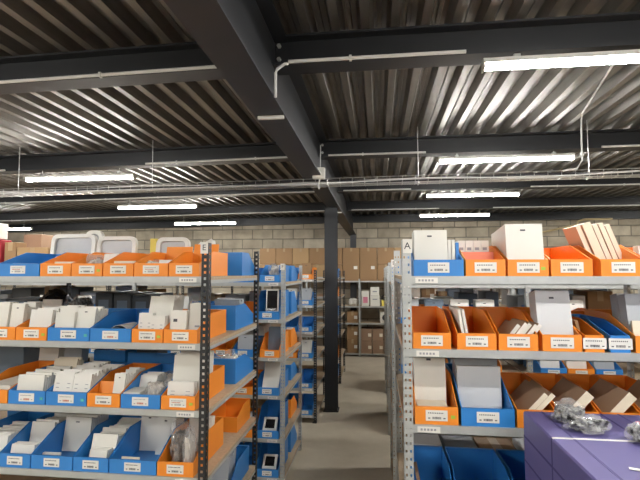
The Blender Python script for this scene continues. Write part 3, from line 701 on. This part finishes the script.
lean(A2[2], 5, 0.013, 0.10, 0.15, 38, -0.040, 0.012, 'white_slab', in_('white slab leaning right', 3, 'A', 1), 'board', 'white', 0.0172, 'brown')
row(A2[3], 1, 0.112, 0.182, 0.07, 0.04, 12, 'product_box', in_('grey-white box with small mark', 4, 'A', 1), 'box', 'palegrey' if 'palegrey' in M else 'grey', LOGO, -0.002)
lean(A2[4], 1, 0.01, 0.09, 0.12, -12, -0.005, 0.09, 'divider_board', in_('brown divider board', 5, 'A', 1), 'board', 'carton')
row(A2[6], 2, 0.115, 0.175, 0.05, 0.05, 10, 'product_box', in_('large grey box', 7, 'A', 1), 'box', 'grey', LOGO, 0.005)
row(A2[6], 1, 0.11, 0.095, 0.01, 0.025, 10, 'product_box', in_('low cream card in front', 7, 'A', 1), 'card', 'cream')
A3 = []
for k, (xa, xb, c, desc, st) in enumerate(((0.118, 0.265, 'orange', 'with open white box', 'green'), (0.270, 0.446, 'blue', 'with big grey box', None), (0.449, 0.577, 'orange', 'of brown slabs', None), (0.580, 0.709, 'orange', 'of brown slabs', None), (0.712, 0.838, 'orange', 'of brown slabs', None), (0.841, 0.97, 'orange', 'behind purple crate', None))):
    A3.append(make_bin(xa, xb, YR, RZ[2], c, lab_(c, desc, k+1, 'A', 2), stick=st, group='front bins on rack A', h=0.135 if k < 2 else 0.105, lip=0.058))
row(A3[0], 1, 0.112, 0.215, 0.05, 0.10, 7, 'product_box', in_('open white box with dark mark', 1, 'A', 2), 'box', 'white', LOGO, -0.012)
flat(A3[0], 1, 0.10, 0.07, 0.055, 0.012, 'product_box', in_('low white box in front', 1, 'A', 2), 'box', 'cream', -0.012)
row(A3[1], 1, 0.15, 0.17, 0.02, 0.10, 5, 'product_box', in_('pale grey box in front', 2, 'A', 2), 'box', 'palegrey' if 'palegrey' in M else 'grey', None, -0.004)
row(A3[1], 1, 0.152, 0.222, 0.06, 0.15, 5, 'product_box', in_('tall grey box with mark', 2, 'A', 2), 'box', 'grey', LOGO, -0.004)
for q in (2, 3, 4, 5):
    lean(A3[q], 2 if q == 2 else 1, 0.016 if q == 2 else 0.031, 0.132, 0.2, 43, -0.046 if q == 2 else -0.034, 0.02, 'cream_slab', in_('cream slab leaning right', q+1, 'A', 2), 'board', 'cream', None, 'brown')
A4 = []
for k, (xa, xb) in enumerate(((0.114, 0.258), (0.262, 0.46), (0.464, 0.66), (0.664, 0.86))):
    A4.append(make_bin(xa, xb, YR, RZ[3], 'blue', 'big deep blue bin, %s from the aisle on rack A fourth shelf' % ORD[k+1], h=0.185, lip=0.08, group='deep blue bins of rack A'))
lean(A4[0], 1, 0.012, 0.17, 0.2, -10, -0.05+0.022, 0.03, 'brown_board', 'brown board with white edge in first deep blue bin', 'board', 'brown')
# rear half of rack A
for k, (xa, xb, c) in enumerate(((0.72, 0.90, 'orange'), (0.905, 1.08, 'orange'))):
    rearbin('A', 1, xa, xb, RZ[1], c, k+1, 2.06, 'facing the rear', 0.34, 0.10)
carton(0.70, 0.84, 2.08, 2.38, RZ[0]+0.0, RZ[0]+0.06, 'low slate box at the back of rack A top shelf', 'slate', None, 'product_box', False)

# ------------------------------------------------------------------ rack F (second on the left), aisle-end bins
YF2 = 3.462
FD = dict(group='bins on rack F')
def fb(sh, xa, xb, c, desc, k, **kw): return make_bin(xa, xb, YF2, B2[sh], c, lab_(c, desc, k, 'F', sh), group='bins on rack F', **kw)
b = fb(0, -0.900, -0.742, 'blue', 'with clear wrapping', 1, h=0.135)
bag(b.x, b.y+0.17, b.z, 0.05, 0.08, 0.07, in_('clear bag of white film', 1, 'F', 0), 'bag_pale', 61)
b = fb(1, -0.935, -0.742, 'blue', 'with a framed tablet', 1, h=0.21, lip=0.06)
t = thing('tablet_box', in_('white framed tablet with black screen', 1, 'F', 1), 'tablet', (b.x+0.03, b.y+0.04, b.z+0.001)); t.rotation_euler = (R(-6), 0, 0)
m = MB(); m.box(-0.05, 0.05, -0.012, 0, 0, 0.225); m.build('frame', M['paper'], t, 0.003)
m = MB(); m.box(-0.04, 0.04, -0.0135, -0.012, 0.02, 0.21); m.build('screen', M['phone'], t)
b = fb(2, -0.895, -0.742, 'orange', 'with steep sides', 1, h=0.16)
row(b, 3, 0.1, 0.2, 0.02, 0.16, 8, 'catalogue', in_('grey catalogue', 1, 'F', 2), 'catalogue', 'slate')
make_bin(-0.895, -0.742, 4.255, B2[2], 'orange', 'orange bin facing the rear on rack F third shelf', d=0.3, h=0.15, face=-1, lab=None)
b = fb(3, -0.93, -0.742, 'blue', 'with a big white board', 1, h=0.13)
row(b, 1, 0.125, 0.235, 0.02, 0.04, 32, 'product_box', in_('big white box leaning back', 1, 'F', 3), 'box', 'white', None, 0.01)
make_bin(-0.93, -0.742, 4.255, B2[3], 'blue', 'blue bin facing the rear on rack F fourth shelf', d=0.3, h=0.13, face=-1, lab=None)
for sh in (4, 5):
    b = fb(sh, -0.92, -0.742, 'blue', 'with a framed phone', 1, h=0.19)
    t = thing('phone_box', in_('white framed phone box', 1, 'F', sh), 'phone', (b.x, b.y+0.075, b.z+0.02)); t.rotation_euler = (R(-42), 0, 0)
    m = MB(); m.box(-0.055, 0.055, -0.02, 0, 0, 0.11); m.build('frame', M['paper'], t, 0.003)
    m = MB(); m.box(-0.036, 0.036, -0.022, -0.02, 0.02, 0.09); m.build('screen', M['phone'], t)
make_bin(-0.90, -0.742, 4.255, B2[4], 'orange', 'orange bin facing the rear on rack F fifth shelf', d=0.3, h=0.15, face=-1, lab=None)
make_bin(-0.90, -0.742, 4.255, B2[5], 'blue', 'blue bin facing the rear on rack F lowest shelf', d=0.3, h=0.19, face=-1, lab=None)
make_bin(-0.90, -0.742, 4.255, B2[1], 'blue', 'blue bin facing the rear on rack F second shelf', d=0.3, h=0.19, face=-1, lab=None)
make_bin(-0.90, -0.742, 4.255, B2[0], 'blue', 'blue bin facing the rear on rack F top shelf', d=0.3, h=0.135, face=-1, lab=None)
# second bin of each shelf and things seen through the gaps of rack E
cols = [['blue', 'blue', 'orange'], ['orange', 'blue', 'blue'], ['blue', 'orange', 'blue'], ['orange', 'blue', 'orange'], ['orange', 'blue', 'blue'], ['blue', 'blue', 'orange']]
for sh in range(6):
    for k in range(3):
        xb = -0.945-k*0.175; b = make_bin(xb-0.165, xb, YF2, B2[sh], cols[sh][k], lab_(cols[sh][k], 'without sticker', k+2, 'F', sh), group='bins on rack F')
        if (sh+k) % 2 == 0: row(b, 4, 0.12, 0.15, 0.02, 0.06, 10, 'product_box', in_('pale box', k+2, 'F', sh), 'box', 'paper' if k % 2 else 'grey', LOGO)
carton(-3.45, -3.115, 3.48, 3.60, B2[0], B2[0]+0.35, 'dark red box far left on top of rack F', 'red', None, 'carton', False)
carton(-3.42, -3.145, 3.49, 3.59, B2[0]+0.356, B2[0]+0.49, 'white box stacked on the dark red box', 'white', None, 'product_box', False)
carton(-3.10, -2.99, 3.50, 3.62, B2[0], B2[0]+0.33, 'brown carton beside the dark red box on rack F', 'carton', None, 'carton', True, 'paper')
carton(-2.985, -2.70, 3.50, 3.7, B2[0], B2[0]+0.285, 'pale yellow-brown carton on rack F, right of the brown carton', 'pale_carton', None, 'carton')
carton(-3.18, -3.0, 3.8, 3.98, B2[0], B2[0]+0.42, 'dark brown carton at the back of rack F top shelf', 'brown', None, 'carton', False)

# ------------------------------------------------------------------ racks beyond: bins at the aisle end
def endbins(rk, words, xe, sx, y, zs, table):
    for sh, lst in enumerate(table):
        x = xe + sx*0.045
        for k, (c, item) in enumerate(lst):
            w = 0.16; xa, xb = sorted((x, x+sx*w)); x += sx*(w+0.006)
            b = make_bin(xa, xb, y+0.007, zs[sh], c, '%s bin, %s from aisle, %s shelf of %s' % (c, ORD[k+1], SHELF[sh], words), h=0.13, group='bins on %s' % words)
            if item: row(b, 3, 0.11, 0.17, 0.025, 0.05, 12, 'product_box', '%s box, %s aisle-side bin, %s shelf of %s' % (item, ORD[k+1], SHELF[sh], words), 'box', {'white': 'white', 'grey': 'grey', 'brown': 'carton'}[item], LOGO)
B, O = 'blue', 'orange'
endbins('G', 'rack before column', EX+0.04, -1, 4.97, B2, [[(O, 'brown'), (B, None)], [(B, 'grey'), (B, 'white')], [(B, None), (B, None)], [(B, 'white'), (O, None)], [(B, None), (B, 'grey')], [(B, None), (B, None)]])
endbins('H', 'rack beyond column', EX+0.16, -1, 6.75, B2, [[(B, 'white')], [(O, 'white')], [(B, 'grey')], [(B, None)], [(O, 'brown')], [(B, None)]])
for sh, lst in enumerate([[(B, 'grey'), (B, 'grey'), (O, 'white'), (B, 'grey')], [(B, 'grey'), (O, 'grey'), (B, 'white'), (B, 'white'), (B, 'grey'), (O, 'white')], [(B, 'grey'), (O, 'white'), (B, 'white'), (O, 'grey'), (B, 'white'), (O, 'white'), (B, 'grey')], [(O, 'grey'), (O, 'grey'), (B, 'grey'), (B, 'grey'), (O, None), (O, 'grey'), (B, 'grey')], [], []]):
    x = AX+0.05
    for k, (c, item) in enumerate(lst):
        if any(x-0.045 < AX+0.005+0.86*q < x+0.207 for q in (1, 2)): x += 0.23-0.166*0
        b = make_bin(x, x+0.162, 3.157, BZ[sh], c, '%s bin, %s from the aisle, on rack B %s shelf' % (c, ORD[k+1], SHELF[sh]), h=0.12, group='bins on rack B'); x += 0.166
        if item: row(b, 3, 0.12, 0.165, 0.03, 0.06, 8, 'product_box', in_('%s box with mark' % ('white' if item == 'white' else 'grey'), k+1, 'B', sh), 'box', 'paper' if item == 'white' else 'slate' if k % 2 else 'grey', LOGO)
endbins('C', 'third right rack', AX+0.005, 1, 4.72, BZ, [[(B, None)], [(O, 'white')], [(B, None)], [(O, None)], [(B, None)], [(O, None)]])

# ---- mixed stock on the rear halves, glimpsed through the gaps between shelves
STOCK = [('dark grey', 'darkgrey', 'box'), ('slate grey', 'slate', 'box'), ('pale grey', 'palegrey', 'box'), ('brown', 'carton', 'carton'), ('black', 'bag_black', 'bag'), ('white', 'paper', 'box'), ('grey', 'grey', 'box')]
NTH = ['first', 'second', 'third', 'fourth', 'fifth', 'sixth', 'seventh', 'eighth', 'ninth', 'tenth', 'eleventh', 'twelfth', 'thirteenth', 'fourteenth', 'fifteenth', 'sixteenth']
STN = {'A': 'at the back of rack A', 'B': 'at the back of rack B', 'F': 'at the back of rack F', 'C': 'on the third right rack', 'D': 'at back of fourth right rack', 'D front': 'at front of fourth right rack'}
def stock(rk, sh, xe, sx, x1, y0, z, hmin, hmax, seed, posts=(), x0=0.06):
    rr = random.Random(seed); x = xe + sx*x0; k = 0
    while abs(x-xe) < x1 and k < 16:
        w = rr.uniform(0.09, 0.2); h = rr.uniform(hmin, hmax); cn, mk, ty = rr.choice(STOCK)
        xa, xb = sorted((x, x+sx*w))
        if any(xa-0.045 < p < xb+0.045 for p in posts):
            x += sx*0.05; continue
        lab = '%s %s %s, %s shelf, %s from aisle' % (cn, ty, STN[rk], SHELF[sh], NTH[k])
        if ty == 'bag': bag((xa+xb)/2, y0+0.14, z, w/2-0.004, 0.12, h*0.45, lab, None, seed+k, 'bag_black')
        else: carton(xa, xb, y0, y0+rr.uniform(0.2, 0.3), z, z+h, lab, mk, None, 'carton' if ty == 'carton' else 'stock_box', ty == 'carton', 'paper' if k % 2 else None)
        x += sx*(w+rr.choice((0.006, 0.012, 0.03))); k += 1
pB = [AX+0.005+0.86*q for q in (1, 2)]
stock('B', 1, AX, 1, 2.2, 3.56, BZ[1], 0.15, 0.235, 3, pB)
stock('B', 2, AX, 1, 2.2, 3.56, BZ[2], 0.13, 0.22, 5, pB)
stock('B', 3, AX, 1, 1.9, 3.56, BZ[3], 0.13, 0.22, 6, pB)
pC = [AX+0.005+1.2*q for q in (1, 2)]
for sh in range(5):
    stock('C', sh, AX, 1, 2.2, 5.15, BZ[sh], 0.15, 0.22, 30+sh, pC)
    stock('D', sh, AX, 1, 2.2, 6.75, BZ[sh], 0.15, 0.22, 40+sh, pC)
for sh in range(6):
    stock('D front', sh, AX, 1, 1.1, 6.36, BZ[sh], 0.13, 0.2, 50+sh, pC)
stock('A', 3, AX, 1, 1.0, 2.06, RZ[3], 0.13, 0.2, 60)
pF = [EX-1.2*q for q in (1, 2, 3)]
stock('F', 1, EX, -1, 3.4, 3.88, B2[1], 0.15, 0.235, 11, pF, 0.26)
stock('F', 2, EX, -1, 3.4, 3.88, B2[2], 0.13, 0.22, 14, pF, 0.26)
stock('F', 3, EX, -1, 2.6, 3.88, B2[3], 0.13, 0.22, 17, pF, 0.26)
for sh in (1, 2):
    rr = random.Random(sh); x = -1.48; k = 5
    while x > -3.1:
        if any(x-0.21 < p < x+0.045 for p in pF): x -= 0.05; continue
        c = rr.choice(('blue', 'blue', 'orange'))
        b = make_bin(x-0.165, x, YF2, B2[sh], c, '%s bin far along rack F %s shelf, %s from the aisle' % (c, SHELF[sh], NTH[k-1]), group='bins on rack F')
        if rr.random() < 0.6: row(b, 2, 0.12, 0.16, 0.03, 0.08, 8, 'product_box', '%s box in %s aisle-side bin, rack F %s shelf' % ('pale' if k % 2 else 'grey', NTH[k-1], SHELF[sh]), 'box', 'paper' if k % 2 else 'grey', LOGO)
        x -= 0.172; k += 1

# ------------------------------------------------------------------ cartons on the back rack
x = -2.33
k = 0
g = 'cartons on the back rack top shelf'
names = ['far left', 'second from left', 'third from left', 'fourth from left', 'just left of middle', 'middle', 'right of middle', 'far right']
while x < 1.55:
    w = 0.325
    if abs(x+0.50) < 0.2 or abs(x+0.83) < 0.1:
        h0 = 0.64
        carton(x, x+w, 8.95, 9.33, KZ[0], KZ[0]+h0, 'tall brown carton on back rack, %s of the column line' % ('left' if x < -0.7 else 'right'), 'carton', g, 'carton', True, 'paper')
    else:
        for lv in range(2):
            carton(x, x+w, 8.95+0.01*lv, 9.33, KZ[0]+lv*0.322, KZ[0]+lv*0.322+0.318, 'brown carton in %s row on back rack, %s' % (('lower', 'upper')[lv], 'column %s from left' % ['one', 'two', 'three', 'four', 'five', 'six', 'seven', 'eight', 'nine', 'ten', 'eleven', 'twelve'][k]), 'carton' if (k+lv) % 3 else 'pale_carton', g)
    x += w+0.006; k += 1
carton(-0.32, -0.17, 8.95, 9.2, KZ[1], KZ[1]+0.29, 'white box with pinkish print on back rack, beside taller white one', 'white', None, 'product_box', False, mark=(-0.6, 0.6, 0.2, 0.6, 'pink'))
carton(-0.155, 0.03, 8.95, 9.2, KZ[1], KZ[1]+0.20, 'lower white box under another on the back rack', 'white', None, 'product_box', False, mark=(-0.5, 0.5, 0.6, 0.7, 'inkgrey'))
carton(-0.15, 0.02, 8.96, 9.2, KZ[1]+0.203, KZ[1]+0.36, 'white box stacked on another on the back rack', 'white', None, 'product_box', False, mark=(-0.5, 0.5, 0.4, 0.55, 'inkgrey'))
bag(-0.48, 9.08, KZ[1], 0.10, 0.08, 0.07, 'white film bag left of white boxes on back rack', None, 71, 'paper')
carton(0.06, 0.24, 8.95, 9.15, KZ[1], KZ[1]+0.11, 'yellow box on back rack beside the white boxes', 'yellow', None, 'product_box', False)
bag(0.14, 9.05, KZ[1]+0.112, 0.09, 0.08, 0.05, 'dark bag lying on the yellow box', None, 73, 'bag_black')
carton(-0.60, -0.39, 8.95, 9.25, KZ[2], KZ[2]+0.21, 'brown carton with white label under the white bag, back rack', 'carton', None, 'carton', True, 'paper')
t = carton(0.03, 0.22, 8.95, 9.2, KZ[2], KZ[2]+0.2, 'white box with dark round print on back rack middle shelf', 'white', None, 'product_box', False)
m = MB(); m.tube([(0.0, -0.1225, 0.1), (0.0, -0.1245, 0.1)], 0.055, 16); m.build('printed_mark', M['darkgrey'], t)
for k in range(2):
    carton(-0.60, -0.39, 8.95, 9.25, KZ[3]+k*0.252, KZ[3]+k*0.252+0.25, 'brown carton, %s of a pile on back rack floor shelf' % ('bottom', 'top')[k], 'carton', 'pile of brown cartons on the floor shelf', 'carton', True, 'paper')
for k in range(3):
    for lv in range(2):
        carton(-0.33+k*0.215, -0.125+k*0.215, 8.95, 9.25, KZ[3]+lv*0.232, KZ[3]+lv*0.232+0.23, 'dark brown carton, %s of %s pair on back rack floor shelf' % (('lower', 'upper')[lv], ('left', 'middle', 'right')[k]), 'brown', 'dark cartons on the floor shelf', 'carton', False, 'cream')

# ------------------------------------------------------------------ purple crate in the foreground
PX, PY0, PY1, PZ = 0.433, 0.62, 1.50, 1.18
t = thing('purple_crate', 'large purple grooved crate standing before rack A at right', 'crate', (PX, PY0, 0))
W_, D_ = 0.95, PY1-PY0
m = MB(); m.box(0, W_, 0, D_, 0, PZ); m.build('crate_body', M['purple'], t, 0.004)
m = MB()
for gx in (0.05, 0.215, 0.265, 0.42, 0.56, 0.72): m.box(gx, gx+0.006, 0.002, D_-0.002, PZ-0.002, PZ+0.0006)
for gz in (1.105, 1.035, 0.93, 0.82, 0.7, 0.5, 0.3): m.box(-0.0006, 0.002, 0.002, D_-0.002, gz, gz+0.006)
for gy in (0.645,): m.box(-0.0006, 0.002, gy, gy+0.006, 0.002, PZ-0.002)
m.build('groove', M['purple_dark'], t)
m = MB(); m.box(0.002, 0.42, 0.643, 0.651, PZ-0.001, PZ+0.0012); m.build('white_strap', M['paper'], t)
bag(0.525, 1.40, PZ+0.001, 0.045, 0.034, 0.030, 'clear bag of black parts on the purple crate, rear one', 'dark_parts', 81)
bag(0.545, 1.325, PZ+0.001, 0.062, 0.028, 0.02, 'clear bag of grey parts on the purple crate, front one', 'dark_parts', 86)
t = bag(0.655, 1.26, PZ+0.001, 0.05, 0.034, 0.024, 'clear bag with red label at right edge on purple crate', 'dark_parts', 88)
m = MB(); m.box(-0.02, 0.02, -0.012, 0.012, 0.044, 0.046); m.build('red_label', M['pink'], t)
o = link('paper_label', (lambda q: (q.box(-0.018, 0.018, -0.006, 0.006, 0, 0.0008), q.mesh('label', M['paper']))[1])(MB()), None, (0.545, 1.085, PZ+0.002), (0, 0, R(-20))); tag(o, 'small white paper label lying on the purple crate', 'label')

# ------------------------------------------------------------------ camera, world, view
cam = bpy.data.cameras.new('camera'); co = bpy.data.objects.new('camera', cam); col.objects.link(co)
f = 462.0; cam.sensor_fit = 'HORIZONTAL'; cam.sensor_width = 36; cam.lens = f/640*36; cam.clip_start = 0.02
co.location = (0, 0, 1.6); co.rotation_euler = (R(90+3.962), 0, R(7.139))
sc.camera = co
w = bpy.data.worlds.new('world'); sc.world = w; w.use_nodes = True
w.node_tree.nodes['Background'].inputs['Color'].default_value = (0.02, 0.02, 0.022, 1)
sc.view_settings.view_transform = 'Standard'; sc.view_settings.look = 'None'; sc.view_settings.gamma = 1.0; sc.view_settings.use_curve_mapping = False
sc.view_settings.exposure = 2.75
sc.cycles.use_denoising = True; sc.cycles.max_bounces = 8; sc.cycles.diffuse_bounces = 5; sc.cycles.glossy_bounces = 3; sc.cycles.transparent_max_bounces = 8
